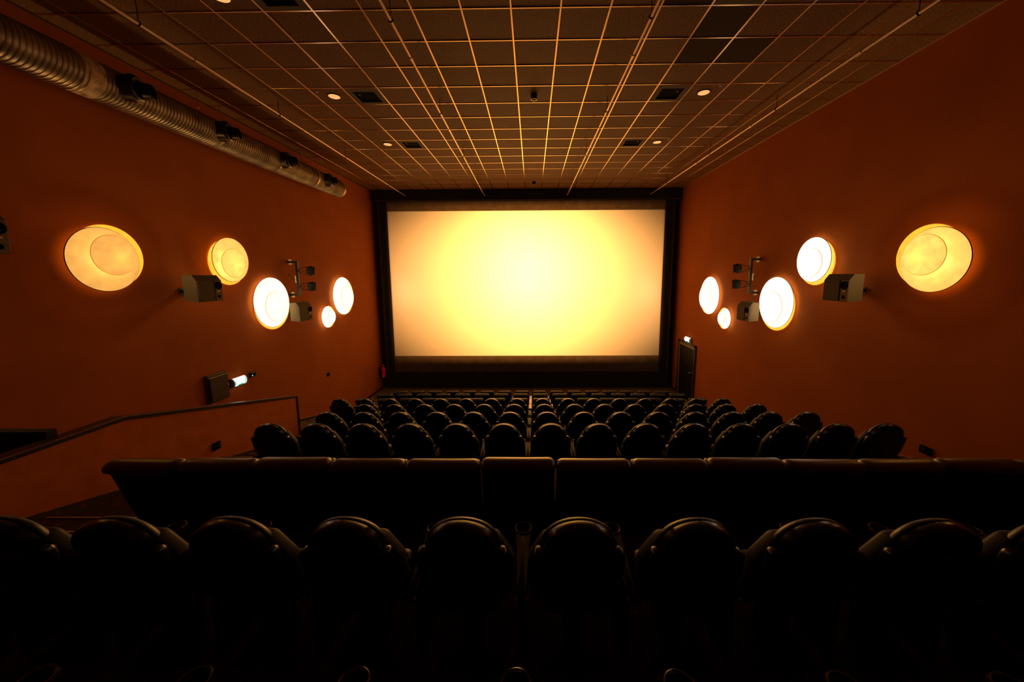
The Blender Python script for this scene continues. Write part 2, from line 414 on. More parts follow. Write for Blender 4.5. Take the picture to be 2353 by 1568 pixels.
hl = ['square black ceiling hatch beside the nearer left downlight', 'square black ceiling hatch beside the farther left downlight', 'square black ceiling hatch beside the nearer right downlight',
      'square black ceiling hatch beside the farther right downlight', 'square black ceiling hatch cut by the top frame edge, on the left', 'square black ceiling hatch near the top frame edge, right of middle']
for (c, r, s), l in zip(HATCH, hl): hatch(c, r, s, l)

def downlight(x, y, label):
    t = tag(empty('downlight', (x, y, ZC)), label, 'downlight', 'round recessed downlights in the ceiling')
    MB().torus(0.105, 0.011, Matrix.Translation((0, 0, 0.004)), 32, 8).build('trim_ring', M['hatch'], t)
    MB().lathe([(0.101, 0.01), (0.101, -0.001), (0.085, -0.005), (0.0005, -0.006)], None, 32).build('lens', M['downlight'], t)
for x, y, l in ((-3.53, 6.882, 'round lit downlight, nearer one on the left of the ceiling'), (-3.518, 9.256, 'round lit downlight, farther one on the left of the ceiling'),
                (3.046, 6.888, 'round lit downlight, nearer one on the right of the ceiling'), (3.047, 9.28, 'round lit downlight, farther one on the right of the ceiling'),
                (-3.571, 4.55, 'round lit downlight half cut off by the top frame edge')):
    downlight(x, y, l)
for x, y, l in ((-3.748, 6.708, 'tiny pale ceiling sensor beside the nearer left downlight'), (3.225, 6.656, 'tiny pale ceiling sensor beside the nearer right downlight'), (3.259, 9.088, 'tiny pale ceiling sensor beside the farther right downlight')):
    tag(MB().lathe([(0.026, 0.01), (0.026, -0.004), (0.018, -0.012), (0.0005, -0.014)], Matrix.Translation((x, y, ZC+0.004)), 14).build('ceiling_sensor', M['white']), l, 'ceiling sensor', 'tiny pale ceiling sensors')
def detector(x, y, label):
    t = tag(empty('smoke_detector', (x, y, ZC)), label, 'smoke detector', 'smoke detectors along the ceiling centre')
    MB().lathe([(0.06, 0.006), (0.06, -0.02), (0.05, -0.03)], None, 20).build('detector_base', M['blackmetal'], t)
    MB().lathe([(0.045, -0.03), (0.055, -0.045), (0.055, -0.075), (0.03, -0.09), (0.0005, -0.092)], None, 20).build('detector_head', M['blackmetal'], t)
    MB().torus(0.05, 0.006, Matrix.Translation((0, 0, -0.08)), 20, 6).build('detector_ring', M['pipe'], t)
detector(0.043, 6.9, 'dark round smoke detector in the middle of the ceiling')
detector(0.074, 12.95, 'small dark smoke detector close to the screen valance')

# suspended pipes
def pipe(x0, y0, x1, y1, label, hs):
    z = 2.95; d = (x1-x0)/(y1-y0)
    X = lambda y: x0+(y-y0)*d
    ya = 2.6
    t = tag(empty('ceiling_pipe', (X(ya), ya, z)), label, 'pipe', 'thin metal pipes hung along the ceiling')
    L = lambda x, y, zz: (x-X(ya), y-ya, zz-z)
    MB().tube(L(X(ya), ya, z), L(X(y1), y1, z), 0.021, 12).build('pipe_tube', M['pipe'], t)
    MB().lathe([(0.026, 0), (0.026, 0.04)], Matrix.Translation(L(X(y1), y1, z)) @ Matrix.Rotation(PI/2, 4, 'X'), 12).build('end_cap', M['pipe'], t)
    for y in hs:
        b = MB().tube(L(X(y), y, z+0.02), L(X(y), y, ZC+0.01), 0.005, 6)
        b.torus(0.026, 0.005, Matrix.Translation(L(X(y), y, z)) @ Matrix.Rotation(PI/2, 4, 'X'), 14, 6)
        b.build('hanger_rod', M['blackmetal'], t)
    for y in [h+0.75 for h in hs]:
        MB().lathe([(0.023, -0.05), (0.028, -0.045), (0.028, 0.045), (0.023, 0.05)], Matrix.Translation(L(X(y), y, z)) @ Matrix.Rotation(PI/2, 4, 'X'), 12).build('coupling', M['pipe'], t)
hs = [4.6, 7.0, 9.4, 12.2]
pipe(-4.602, 4.238, -4.70, 13.75, 'thin metal pipe hung under the ceiling, nearest the round duct', hs)
pipe(-1.631, 4.293, -1.763, 13.843, 'thin metal pipe under the ceiling, just left of the middle', hs)
pipe(1.388, 4.349, 1.313, 13.9, 'thin metal pipe under the ceiling, just right of the middle', hs)
pipe(4.429, 4.406, 4.382, 13.838, 'thin metal pipe hung under the ceiling, nearest the right wall', hs)

# ------------------------------------------------------------------ screen end
def fabric_box(name, x0, x1, y0, y1, z0, z1, m, label, cat, n=0):
    return tag(MB().bbox(x0, x1, y0, y1, z0, z1, 0.012).build(name, m, None, 0), label, cat)
t = tag(empty('cinema_screen', (-0.245, 14.12, -0.38)), 'large pale cinema screen glowing yellow under the projector beam', 'screen')
sx0, sx1, sz0, sz1 = -5.6, 5.1, -3.25, 2.5
mb = MB(); nx, nz = 24, 12
mb.add([(sx0+(sx1-sx0)*i/nx+0.245, 0.0, sz0+(sz1-sz0)*j/nz+0.38) for j in range(nz+1) for i in range(nx+1)],
       [(j*(nx+1)+i, j*(nx+1)+i+1, (j+1)*(nx+1)+i+1, (j+1)*(nx+1)+i) for j in range(nz) for i in range(nx)])
mb.box(sx0+0.245, sx1+0.245, 0.004, 0.012, sz0+0.38, sz1+0.38)
mb.build('screen_sheet', M['screen'], t, 0)
fr = MB()
for a in ((sx0-0.02, sx1+0.02, sz0-0.08, sz0), (sx0-0.02, sx1+0.02, sz1, sz1+0.08), (sx0-0.08, sx0, sz0-0.08, sz1+0.08), (sx1, sx1+0.08, sz0-0.08, sz1+0.08)):
    fr.box(a[0]+0.245, a[1]+0.245, 0.0, 0.06, a[2]+0.38, a[3]+0.38)
fr.build('screen_frame', M['blackmetal'], t, 0)
# masking
def side_mask(x0, x1, label, edge):
    t = tag(empty('side_masking', ((x0+x1)/2, 14.07, -3.85)), label, 'masking curtain', 'black side maskings of the screen')
    c = (x0+x1)/2
    MB().bbox(x0-c, x1-c, -0.02, 0.02, -0.65, 6.635, 0.008).build('masking_cloth', M['black_cloth'], t, 0)
    MB().bbox(edge-c-0.012, edge-c+0.012, -0.03, 0.0, 0.0, 6.63, 0.004).build('edge_rail', M['mask_top'], t, 0)
side_mask(-5.91, -5.527, 'black vertical masking curtain left of the screen', -5.83)
side_mask(5.037, 5.42, 'black vertical masking curtain right of the screen', 5.36)
t = tag(empty('top_masking', (-0.245, 14.07, 2.43)), 'charcoal horizontal masking strip along the top of the screen', 'masking curtain')
mb = MB(); prof = [(0.0, 0.0), (-0.022, 0.004), (-0.022, 0.05), (-0.006, 0.056), (-0.006, 0.062), (-0.02, 0.068), (-0.02, 0.1), (-0.006, 0.106), (-0.006, 0.112), (-0.016, 0.118), (-0.016, 0.362), (0.0, 0.362)]
mb.rings([[(x, p[0], p[1]) for p in prof] for x in (-5.285, 5.285)])
mb.build('masking_cloth', M['mask_top'], t, 0)
# lower cloth with slack folds at both ends
t = tag(empty('lower_masking', (-0.245, 14.07, -3.52)), 'dark slack cloth strip hanging under the screen', 'masking curtain')
mb = MB(); nx, nz = 110, 10
def fold(x, z):
    e = max(0, abs(x)-4.6)/0.7
    return -0.012-0.03*e*max(0, math.sin((abs(x)*1.2+z*1.3)*9))-0.006*math.sin(x*2.1+z)
mb.add([(-5.285+10.57*i/nx, fold(-5.285+10.57*i/nx, -0.34+0.665*j/nz), -0.34+0.665*j/nz) for j in range(nz+1) for i in range(nx+1)],
       [(j*(nx+1)+i, j*(nx+1)+i+1, (j+1)*(nx+1)+i+1, (j+1)*(nx+1)+i) for j in range(nz) for i in range(nx)])
mb.box(-5.285, 5.285, 0.01, 0.02, -0.34, 0.325)
mb.build('masking_cloth', M['mask_top'], t, 60)
# base box
t = tag(empty('stage_skirt', (-0.23, 14.05, -4.5)), 'long black cloth-covered box under the screen on the carpet', 'stage skirt')
mb = MB(); nx = 120
def sk(x, z): 
    e = max(0, abs(x)-5.1)/0.55
    return -0.05-0.02*e*max(0, math.sin((abs(x)*1.4-z*1.6)*10))-0.004*math.sin(3*x)
mb.add([(-5.65+11.3*i/nx, sk(-5.65+11.3*i/nx, 0.66*j/8), 0.66*j/8) for j in range(9) for i in range(nx+1)],
       [(j*(nx+1)+i, j*(nx+1)+i+1, (j+1)*(nx+1)+i+1, (j+1)*(nx+1)+i) for j in range(8) for i in range(nx)])
mb.build('skirt_cloth', M['black_cloth'], t, 60)
MB().box(-5.65, 5.65, -0.02, 0.3, 0, 0.655).build('box_body', M['black_cloth'], t, 0)
# valance
t = tag(empty('valance', (-0.2, 13.98, 2.8)), 'black cloth valance box under the ceiling above the screen', 'valance')
MB().bbox(-5.77, 5.77, -0.03, 0.12, 0.0, 0.383, 0.01).build('valance_cloth', M['black_cloth'], t, 0)
MB().bbox(-5.77, 5.77, -0.034, -0.026, -0.008, 0.016, 0.002).build('valance_hem', M['mask_top'], t, 0)
# dark side returns beside the maskings
for x0, x1, l in ((-6.07, -5.92, 'narrow black drape between left masking and left wall'), (5.43, 5.59, 'narrow black drape between right masking and right wall')):
    mb = MB(); n = 12
    v = [(x0+(x1-x0)*i/n, 14.42+0.02*math.sin(i*1.9), z) for z in (-4.5, 3.15) for i in range(n+1)]
    mb.add(v, [(i, i+1, n+2+i, n+1+i) for i in range(n)])
    mb.box(x0, x1, 14.45, 14.46, -4.5, 3.15)
    tag(mb.build('side_drape', M['black_cloth'], None, 60), l, 'drape', 'narrow black drapes beside the screen')

# ------------------------------------------------------------------ wall lamps
PARCH = {}
def lamp(side, big, small, rear, e_big, e_small, hot, power, label, back):
    """big/small/rear: (Y, z, diameter) as measured on the wall plane; s: -1 left wall, +1 right wall"""
    X = XL if side < 0 else XR
    def place(Y, z, D, off):
        k = (abs(X)-off)/abs(X); return Y*k, z*k, D*k
    t = tag(empty('disc_wall_lamp', (X, big[0], big[1])), label, 'wall lamp', 'glowing disc lamps on the side walls')
    def disc(name, spec, off, th, m, rim):
        Y, z, D = place(*spec, off); x = -side*off
        Mx = Matrix.Translation((x, Y-big[0], z-big[1])) @ Matrix.Rotation(-side*PI/2, 4, 'Y')
        r = D/2
        o = MB().lathe([(r-0.004, -th/2), (r-0.004, th/2), (r*0.6, th/2+0.004), (r*0.2, th/2+0.006), (0.001, th/2+0.006)], Mx, 56, True, False).build(name, m, t, 50)
        if rim:
            MB().torus(r-0.003, th*0.36, Mx, 56, 8).build(name+'_rim', rim, o)
        return o, Y, z
    def pm(e, h):
        k = (round(e, 2), h)
        if k not in PARCH: PARCH[k] = parchment('lamp_parchment', (1, 0.86, 0.6) if h else (1, 0.5, 0.11), e*0.55 if h else e)
        return PARCH[k]
    disc('back_disc', rear, 0.035, 0.02, BACK, AMBER)
    disc('shade_disc', big, 0.10, 0.016, pm(e_big, hot), M['shadow_rim'])
    _, Y, z = disc('front_disc', small, 0.29, 0.014, pm(e_small, hot), RIM)
    MB().tube((0, Y-big[0], z-big[1]), (-side*0.29, Y-big[0], z-big[1]), 0.012, 8).build('stem', M['white'], t)
    ld = bpy.data.lights.new('lamp_bulb', 'POINT'); lo = bpy.data.objects.new('lamp_bulb', ld); COL.objects.link(lo); lo.parent = t
    lo.location = (-side*0.17, Y-big[0]+0.12*small[2], z-big[1]-0.03); ld.energy = power*0.42; ld.color = (1, 0.6, 0.24); ld.shadow_soft_size = 0.03
    ld = bpy.data.lights.new('lamp_halo_light', 'POINT'); lo = bpy.data.objects.new('lamp_halo_light', ld); COL.objects.link(lo); lo.parent = t  # added unseen light behind the disc, for the halo on the wall
    lo.location = (-side*0.07, rear[0]-big[0], rear[1]-big[1]); ld.energy = 3.5; ld.color = (1, 0.78, 0.22); ld.shadow_soft_size = 0.02
BACK = parchment('amber_back_disc', (1, 0.5, 0.035), 1.0)
AMBER = emit('amber_disc_edge', (1, 0.45, 0.03), 0.8)
RIM = emit('amber_lamp_rim', (1.0, 0.3, 0.02), 0.55)
# name, side, big, small, rear
lamp(-1, (5.13, 0.25, 0.90), (5.26, 0.32, 0.58), (5.20, 0.30, 0.88), 0.66, 0.74, False, 46, 'biggest-looking amber disc lamp on the left wall, nearest the camera', 1.0)
lamp(-1, (7.31, 0.335, 0.88), (7.365, 0.27, 0.575), (7.22, 0.28, 0.88), 1.0, 1.3, False, 42, 'glowing disc lamp above the first left speaker', 1.0)
lamp(-1, (8.34, -0.60, 1.16), (8.47, -0.70, 0.72), (8.34, -0.66, 1.14), 2.7, 2.7, True, 26, 'white-hot disc lamp touching the second left speaker', 0.8)
lamp(-1, (10.56, -1.20, 0.64), (10.78, -1.22, 0.41), (10.62, -1.2, 0.64), 3.0, 2.9, True, 10, 'smallest disc lamp on the left wall', 0.9)
lamp(-1, (11.52, -0.63, 1.2), (11.8, -0.68, 0.78), (11.58, -0.64, 1.18), 2.9, 2.7, True, 28, 'glowing disc lamp on the left wall nearest the screen', 0.9)
lamp(1, (5.165, 0.185, 0.90), (5.30, 0.26, 0.58), (5.24, 0.24, 0.88), 1.05, 1.25, False, 60, 'biggest-looking amber disc lamp on the right wall, nearest the camera', 1.0)
lamp(1, (7.34, 0.28, 0.88), (7.40, 0.22, 0.575), (7.25, 0.22, 0.88), 3.2, 3.2, True, 24, 'white-hot disc lamp above the first right speaker', 1.0)
lamp(1, (8.34, -0.65, 1.17), (8.48, -0.76, 0.74), (8.30, -0.71, 1.16), 3.2, 3.0, True, 28, 'white-hot disc lamp touching the second right speaker', 0.8)
lamp(1, (10.44, -1.275, 0.6), (10.66, -1.3, 0.4), (10.5, -1.28, 0.62), 3.2, 3.2, True, 10, 'smallest disc lamp on the right wall', 0.9)
lamp(1, (11.45, -0.66, 1.18), (11.75, -0.73, 0.78), (11.5, -0.68, 1.16), 3.2, 3.0, True, 34, 'glowing disc lamp on the right wall nearest the screen', 0.9)

# ------------------------------------------------------------------ wall speakers
def speaker(side, xf, y0, y1, zt, label):
    """side -1: left wall. xf front plane; y0..y1 near/far ends; zt top of the front face. horn at the viewer's right when facing it"""
    X = XL if side < 0 else XR
    hgt = 0.355; chz = 0.1; chx = 0.075; dep = 0.235
    w2 = (y1-y0)/2; yc = (y0+y1)/2
    t = tag(empty('wall_speaker', (xf, yc, zt-hgt/2), 0 if side < 0 else PI), label, 'speaker', 'grey-brown surround speakers on the side walls')
    # local: +x = front, y along wall (+y = viewer's right seen from the room), z up
    h = hgt/2
    prof = [(0, -h), (0, h), (-chx, h+chz), (-dep, h+chz), (-dep, -h+0.02)]
    MB().rings([[(p[0], y, p[1]) for p in prof] for y in (-w2, w2)]).build('cabinet', M['speaker'], t, 0)
    # grille panel on the left 70 %
    gy = w2-0.155
    MB().bbox(0.0, 0.012, -w2+0.008, gy-0.012, -h+0.008, h-0.004, 0.003).build('grille_panel', M['speaker'], t, 0)
    MB().bbox(0.0, 0.006, gy+0.012, w2-0.004, -h+0.004, h-0.004, 0.002).build('horn_baffle', M['baffle'], t, 0)
    hc = (gy+w2)/2+0.003
    horn = MB()
    hm = Matrix.Translation((0.006, hc, h-0.085)) @ Matrix.Rotation(PI/2, 4, 'Y')
    horn.lathe([(0.066, 0.0), (0.066, 0.012), (0.058, 0.014), (0.045, 0.004), (0.02, 0.001), (0.001, 0.001)], hm, 24, True, False)
    hn = horn.build('horn', M['hole'], t)
    MB().torus(0.03, 0.003, Matrix.Translation((0.016, hc, h-0.085)) @ Matrix.Rotation(PI/2, 4, 'Y'), 18, 6, -1.0, 1.0).build('horn_lip', M['speaker'], hn)
    MB().bbox(0.006, 0.009, hc-0.028, hc+0.028, h-0.195, h-0.175, 0.001).build('badge', M['white'], t, 0)
    MB().lathe([(0.028, 0.0), (0.03, 0.004), (0.024, 0.005), (0.001, 0.002)], Matrix.Translation((0.006, hc-0.005, -h+0.075)) @ Matrix.Rotation(PI/2, 4, 'Y'), 20, True, False).build('bass_port', M['hole'], t)
    for a in (-w2+0.035, gy-0.04):
        for b in (-h+0.035, h-0.035):
            MB().lathe([(0.008, 0), (0.006, 0.003)], Matrix.Translation((0.012, a, b)) @ Matrix.Rotation(PI/2, 4, 'Y'), 10).build('screw', M['hole'], t)
    gap = abs(X-xf)-dep
    b = MB().box(-dep-gap, -dep, -0.03, 0.03, -0.03, 0.03); b.box(-dep-gap, -dep-gap+0.015, -0.06, 0.06, -0.06, 0.06)
    b.build('wall_bracket', M['blackmetal'], t, 0)
speaker(-1, -5.6, 5.97, 6.45, -0.07, 'grey-brown box speaker under the second left disc lamp')
speaker(-1, -5.64, 8.61, 9.09, -0.737, 'smaller-looking box speaker beside the white-hot left disc lamp')
speaker(-1, -5.6, 3.39, 3.87, 0.605, 'box speaker cut off by the left frame edge')
speaker(1, 5.14, 5.92, 6.42, -0.105, 'grey-brown box speaker under the second right disc lamp')
speaker(1, 5.17, 8.59, 9.08, -0.775, 'smaller-looking box speaker beside the white-hot right disc lamp')

# ------------------------------------------------------------------ spot brackets
def bracket(side, xb, y, z0, z1, label):
    X = XL if side < 0 else XR; s = -side       # into the room
    t = tag(empty('spotlight_bracket', (X, y, (z0+z1)/2)), label, 'spotlight bracket', 'black brackets with two spotlights each')
    zc = (z0+z1)/2; hb = (z1-z0)/2; bx = (xb-X)
    mb = MB().bbox(bx-0.028, bx+0.028, -0.028, 0.028, -hb, hb, 0.004)
    for q in (-hb+0.02, hb-0.02): mb.bbox(min(0, bx), max(0, bx), -0.022, 0.022, q-0.024, q+0.024, 0.003)
    mb.build('bracket_bar', M['blackmetal'], t, 0)
    for q in (-hb+0.02, hb-0.02):
        c = MB()
        for d in (-0.045, 0.045): c.bbox(min(s*0.03, s*0.1), max(s*0.03, s*0.1), -0.025, 0.025, q+d-0.014, q+d+0.014, 0.004); c.box(min(s*0.055, s*0.075), max(s*0.055, s*0.075), -0.01, 0.01, q+d-0.03, q+d+0.03)
        c.build('white_clamp', M['white'], t, 0)
    j = MB().bbox(bx-s*0.045-0.014, bx-s*0.045+0.014, -0.03, 0.03, -0.11, 0.07, 0.004); j.build('junction_box', M['white'], t, 0)
    c = MB().path([(bx-s*0.05, 0, -0.02), (bx-s*0.12, 0.01, -0.04), (bx-s*0.17, 0, 0.05), (0, 0, 0.12)], 0.006, 6); c.build('cable', M['blackmetal'], t)
    for zz in (0.19, -0.2):
        head = Vector((bx+s*0.27, 0.1, zz)); d = Vector((s*0.86, 0.5, -0.1)).normalized()
        Mx = Matrix.Translation(head) @ d.to_track_quat('Z', 'Y').to_matrix().to_4x4()
        # square-ish lantern with rounded corners
        sq = rpoly([(-0.1, -0.1), (0.1, -0.1), (0.1, 0.1), (-0.1, 0.1)], 0.035, 4)
        def ring(k, h): return [(p[0]*k, p[1]*k, h) for p in sq]
        sp = MB().rings([ring(0.62, -0.09), ring(0.9, -0.07), ring(1.0, -0.02), ring(1.0, 0.07), ring(1.06, 0.075), ring(1.06, 0.09), ring(0.9, 0.09), ring(0.86, 0.05)], Mx).build('spotlight', M['blackmetal'], t, 40)
        MB().rings([ring(0.85, 0.052), ring(0.3, 0.058)], Mx).build('lens', M['hole'], sp, 0)
        k = MB()
        for e in (-0.112, 0.112):
            p1 = Mx @ Vector((0, e, 0.02)) if True else None
            p0 = Vector((bx+s*0.05, 0.0, zz+(0.055 if p1.z > zz else -0.055)))
            k.tube(p0, p1, 0.009, 6)
            k.lathe([(0.018, -0.012), (0.018, 0.012)], Matrix.Translation(p1) @ d.to_track_quat('Z', 'Y').to_matrix().to_4x4() @ Matrix.Rotation(PI/2, 4, 'X'), 10)
        k.tube((bx+s*0.05, 0, zz-0.055), (bx+s*0.05, 0, zz+0.055), 0.009, 6)
        k.tube((bx-s*0.03, 0, zz), (bx+s*0.06, 0, zz), 0.011, 8)
        k.build('yoke', M['blackmetal'], sp)
        MB().path([Mx @ Vector((0.02, 0.03, -0.085)), Vector((bx+s*0.11, 0.03, zz-0.03)), Vector((bx+s*0.07, 0.02, zz+0.02)), Vector((bx, 0.02, zz-0.06))], 0.005, 6).build('lead', M['blackmetal'], sp)
bracket(-1, -5.867, 9.01, -0.477, 0.375, 'black bracket with two spotlights on the left wall')
bracket(1, 5.39, 9.02, -0.475, 0.382, 'black bracket with two spotlights on the right wall')

# ------------------------------------------------------------------ ventilation duct
def duct():
    xc, zc, r = -5.6, 2.5, 0.228
    y0, y1 = 2.6, 10.75
    t = tag(empty('ventilation_duct', (xc, y0, zc)), 'spiral-ribbed metal ventilation duct along the top of the left wall', 'duct')
    pitch = 0.05; n = 44
    prof = [(0.0, 0.0), (0.5, 0.002), (0.6, 0.012), (0.78, 0.014), (0.88, 0.004), (0.94, -0.003)]
    def section(a, b, rr, name='duct_section'):
        rows = []
        k0 = int((b-a)/pitch)-1
        for k in range(k0):
            for f, h in prof: rows.append((a+(k+f)*pitch, rr+h))
        rows.append((a+k0*pitch, rr))
        mb = MB(); v = []; fcs = []
        for (y, q) in rows:
            for i in range(n+1):
                th = 2*PI*i/n
                v.append((q*math.cos(th), y-y0+pitch*i/n, q*math.sin(th)))
        for j in range(len(rows)-1):
            for i in range(n): fcs.append((j*(n+1)+i, j*(n+1)+i+1, (j+1)*(n+1)+i+1, (j+1)*(n+1)+i))
        me = bpy.data.meshes.new(name); me.from_pydata(v, [], fcs); me.materials.append(M['steel'])
        me.polygons.foreach_set('use_smooth', [True]*len(me.polygons)); me.set_sharp_from_angle(angle=math.radians(38))
        o = bpy.data.objects.new(name, me); COL.objects.link(o); o.parent = t
    RX = Matrix.Rotation(-PI/2, 4, 'X')
    def band(a, b, rr, m, name):
        MB().lathe([(rr-0.01, a-y0), (rr, a-y0+0.003), (rr, b-y0-0.003), (rr-0.01, b-y0)], RX, 44).build(name, m, t)
    section(y0, 4.70, r+0.004); section(4.80, 6.62, r-0.004); section(6.62, 8.1, r); section(8.1, 9.45, r-0.003); section(9.45, y1, r)
    band(4.62, 4.86, r+0.013, M['band'], 'joint_band')
    for y in (6.62, 8.1, 9.45): band(y-0.03, y+0.03, r+0.014, M['steel'], 'joint_collar')
    MB().lathe([(r+0.008, y1-y0-0.08), (r+0.016, y1-y0-0.03), (r+0.016, y1-y0), (r-0.05, y1-y0+0.02), (0.001, y1-y0+0.025)], RX, 44, True, False).build('end_cap', M['steel'], t)
    for y in (5.08, 6.55, 8.12, 9.78):
        # jet nozzle facing into the room
        Q = Matrix.Translation((0, y-y0, 0.0)) @ Matrix.Rotation(math.radians(88), 4, 'Y') @ Matrix.Rotation(math.radians(-14), 4, 'X') @ Matrix.Scale(1.1, 4, (1, 0, 0)) @ Matrix.Scale(1.1, 4, (0, 1, 0))
        nz = MB().lathe([(0.15, 0.14), (0.15, 0.28), (0.158, 0.285), (0.158, 0.30), (0.15, 0.305)], Q, 32).build('nozzle', M['nozzle'], t)
        MB().lathe([(0.15, 0.30), (0.142, 0.325), (0.12, 0.34), (0.095, 0.335), (0.088, 0.32)], Q, 32).build('nozzle_flange', M['nozzle'], nz)
        Q2 = Q @ Matrix.Rotation(math.radians(-8), 4, 'X')
        MB().lathe([(0.094, 0.30), (0.092, 0.37), (0.085, 0.44), (0.08, 0.445), (0.07, 0.38), (0.001, 0.36)], Q2, 32, True, False).build('nozzle_barrel', M['nozzle'], nz)
    for y in (4.0, 6.75, 9.65):
        hb = MB().tube((0.0, y-y0+0.1, 0.24), (0.0, y-y0+0.1, ZC-zc+0.02), 0.006, 6)
        hb.tube((-0.3, y-y0, ZC-zc+0.02), (-0.3, y-y0, 0.47), 0.006, 6)
        hb.lathe([(0.001, -0.02), (0.018, -0.01), (0.018, 0.01), (0.001, 0.02)], Matrix.Translation((-0.3, y-y0, 0.47)), 10)
        hb.tube((-0.3, y-y0, 0.47), (0, y-y0+0.1, 0.24), 0.004, 6)
        hb.build('hanger', M['pipe'], t)
duct()

# ------------------------------------------------------------------ parapet on the left of the seats
def parapet():
    t = tag(empty('parapet', (XP, 3.0, -3.0)), 'orange half-height parapet wall with dark cap beside the left aisle steps', 'parapet')
    yk, ye, zk = 3.86, 6.77, -1.575
    ze = zk-0.2575*(ye-yk)-0.005
    ya = 0.6
    L = lambda y, z: (y-3.0, z+3.0)
    body = [L(ya, -2.2), L(ye, -4.0), L(ye, ze-0.03), L(yk, zk-0.03), L(ya, zk-0.03)]
    body = [L(ya, -3.2), L(2.66, -3.2), L(5.0, -3.6), L(ye, -4.0), L(ye, ze-0.03), L(yk, zk-0.03), L(ya, zk-0.03)]
    MB().rings([[(x, p[0], p[1]) for p in body] for x in (-0.0, -0.14)]).build('parapet_wall', M['parapet'], t, 0)
    def strip(p, q, th, x0, x1, name, m):
        MB().rings([[(x, p[0], p[1]), (x, q[0], q[1]), (x, q[0], q[1]+th), (x, p[0], p[1]+th)] for x in (x0, x1)]).build(name, m, t, 0)
    strip(L(ya, zk-0.038), L(yk, zk-0.038), 0.038, -0.155, 0.018, 'cap_rail', M['cap'])
    strip(L(yk, zk-0.038), L(ye, ze-0.038), 0.038, -0.155, 0.018, 'cap_rail', M['cap'])
    strip(L(ya, zk+0.0005), L(yk, zk+0.0005), 0.006, 0.004, 0.018, 'edge_strip', M['trim_light'])
    strip(L(yk, zk+0.0005), L(ye, ze+0.0005), 0.006, -0.02, 0.018, 'edge_strip', M['trim_light'])
    p = L(ye, ze)
    MB().bbox(-0.15, 0.012, p[0]-0.025, p[0]+0.02, -1.05, p[1], 0.004).build('end_post', M['cap'], t, 0)
    # carpeted skirting that follows the steps, with a thin light bead on top
    z = lambda y: -2.1-0.2575*(y-2.66)
    q0, q1 = L(1.2, z(1.2)), L(ye-0.03, z(ye-0.03))
    sk = MB().rings([[(x, q0[0], q0[1]-0.32), (x, q1[0], q1[1]-0.32), (x, q1[0], q1[1]), (x, q0[0], q0[1])] for x in (0.0, 0.006)]).build('skirting', M['carpet'], t, 0)
    MB().rings([[(x, q0[0], q0[1]), (x, q1[0], q1[1]), (x, q1[0], q1[1]+0.008), (x, q0[0], q0[1]+0.008)] for x in (0.0, 0.01)]).build('skirting_bead', M['trim_light'], sk, 0)
parapet()
t = tag(empty('cross_parapet', (-5.44, 3.36, -2.42)), 'cross wall coloured dark as in shade, between the parapet and the left wall', 'parapet')
MB().box(-0.63, 0.628, -0.04, 0.04, -0.9, 0.9).build('parapet_wall', M['skirt'], t, 0)  # shade of its unlit side is put into the dark colour
MB().bbox(-0.63, 0.628, -0.045, 0.045, 0.9, 0.908, 0.003).build('cap_rail', M['skirt'], t, 0)

def socket(name, x, y, z, nx, label, led=False, w=0.075, h=0.06):
    t = tag(empty(name, (x, y, z)), label, 'wall box' if led else 'socket')
    a, b = (0, 0.03) if nx > 0 else (-0.03, 0)
    MB().bbox(a, b, -w, w, -h, h, 0.006).build('socket_box', M['hole'], t, 0)
    fx = 0.03*nx
    if led:
        MB().lathe([(0.012, 0), (0.012, 0.004)], Matrix.Translation((fx, -0.025, -0.02)) @ Matrix.Rotation(nx*PI/2, 4, 'Y'), 10).build('green_light', M['led'], t)
        MB().bbox(min(fx, fx+nx*0.003), max(fx, fx+nx*0.003), 0.02, 0.035, -0.03, -0.015, 0.001).build('pale_dot', M['white'], t, 0)
        MB().bbox(min(fx, fx+nx*0.003), max(fx, fx+nx*0.003), -0.045, 0.06, 0.032, 0.04, 0.001).build('pale_line', M['white'], t, 0)
    else:
        MB().lathe([(0.026, 0), (0.022, 0.003), (0.001, 0.001)], Matrix.Translation((fx, 0.02, 0)) @ Matrix.Rotation(nx*PI/2, 4, 'Y'), 16, True, False).build('socket_face', M['blackmetal'], t)
    return t
socket('wall_socket', XP, 4.93, -2.46, 1, 'black socket low on the orange parapet', w=0.06, h=0.055)
socket('wall_socket', XR, 4.89, -2.5, -1, 'black socket low on the right wall above the skirting', w=0.08, h=0.055)
socket('wall_socket', XL, 10.34, -2.9, 1, 'small dark socket low on the left wall beyond the exit sign', w=0.05, h=0.05)
socket('wall_control', XL, 7.51, -2.1, 1, 'small black control box with green light beside the left exit sign', True, w=0.085, h=0.05)

# skirting of the side walls (follows the rake)
z = lambda y: -2.1-0.2575*(y-2.66)
for nm, x0, x1, ya in (('baseboard_right', XR-0.02, XR, 1.4), ('baseboard_left', XL, XL+0.02, 6.2)):
    pts = [(ya, z(ya)+0.01), (11.9, z(11.9)+0.01)]
    o = MB().rings([[(x, pts[0][0], pts[0][1]-0.34), (x, pts[1][0], pts[1][1]-0.34), (x, pts[1][0], pts[1][1]), (x, pts[0][0], pts[0][1])] for x in (x0, x1)])
    o.box(x0, x1, 13.55 if x0 > 0 else 11.9, 14.0, -4.5, -4.44)
    o = o.build(nm, M['skirt'], None, 0); tag(o, kind='structure')
    for dz in (0.0, -0.085):
        e = 0.004
        MB().rings([[(x, pts[0][0], pts[0][1]+dz-0.005), (x, pts[1][0], pts[1][1]+dz-0.005), (x, pts[1][0], pts[1][1]+dz+0.006), (x, pts[0][0], pts[0][1]+dz+0.006)] for x in (x0-e, x1+e)]).build('skirting_bead', M['trim_light'], o, 0)

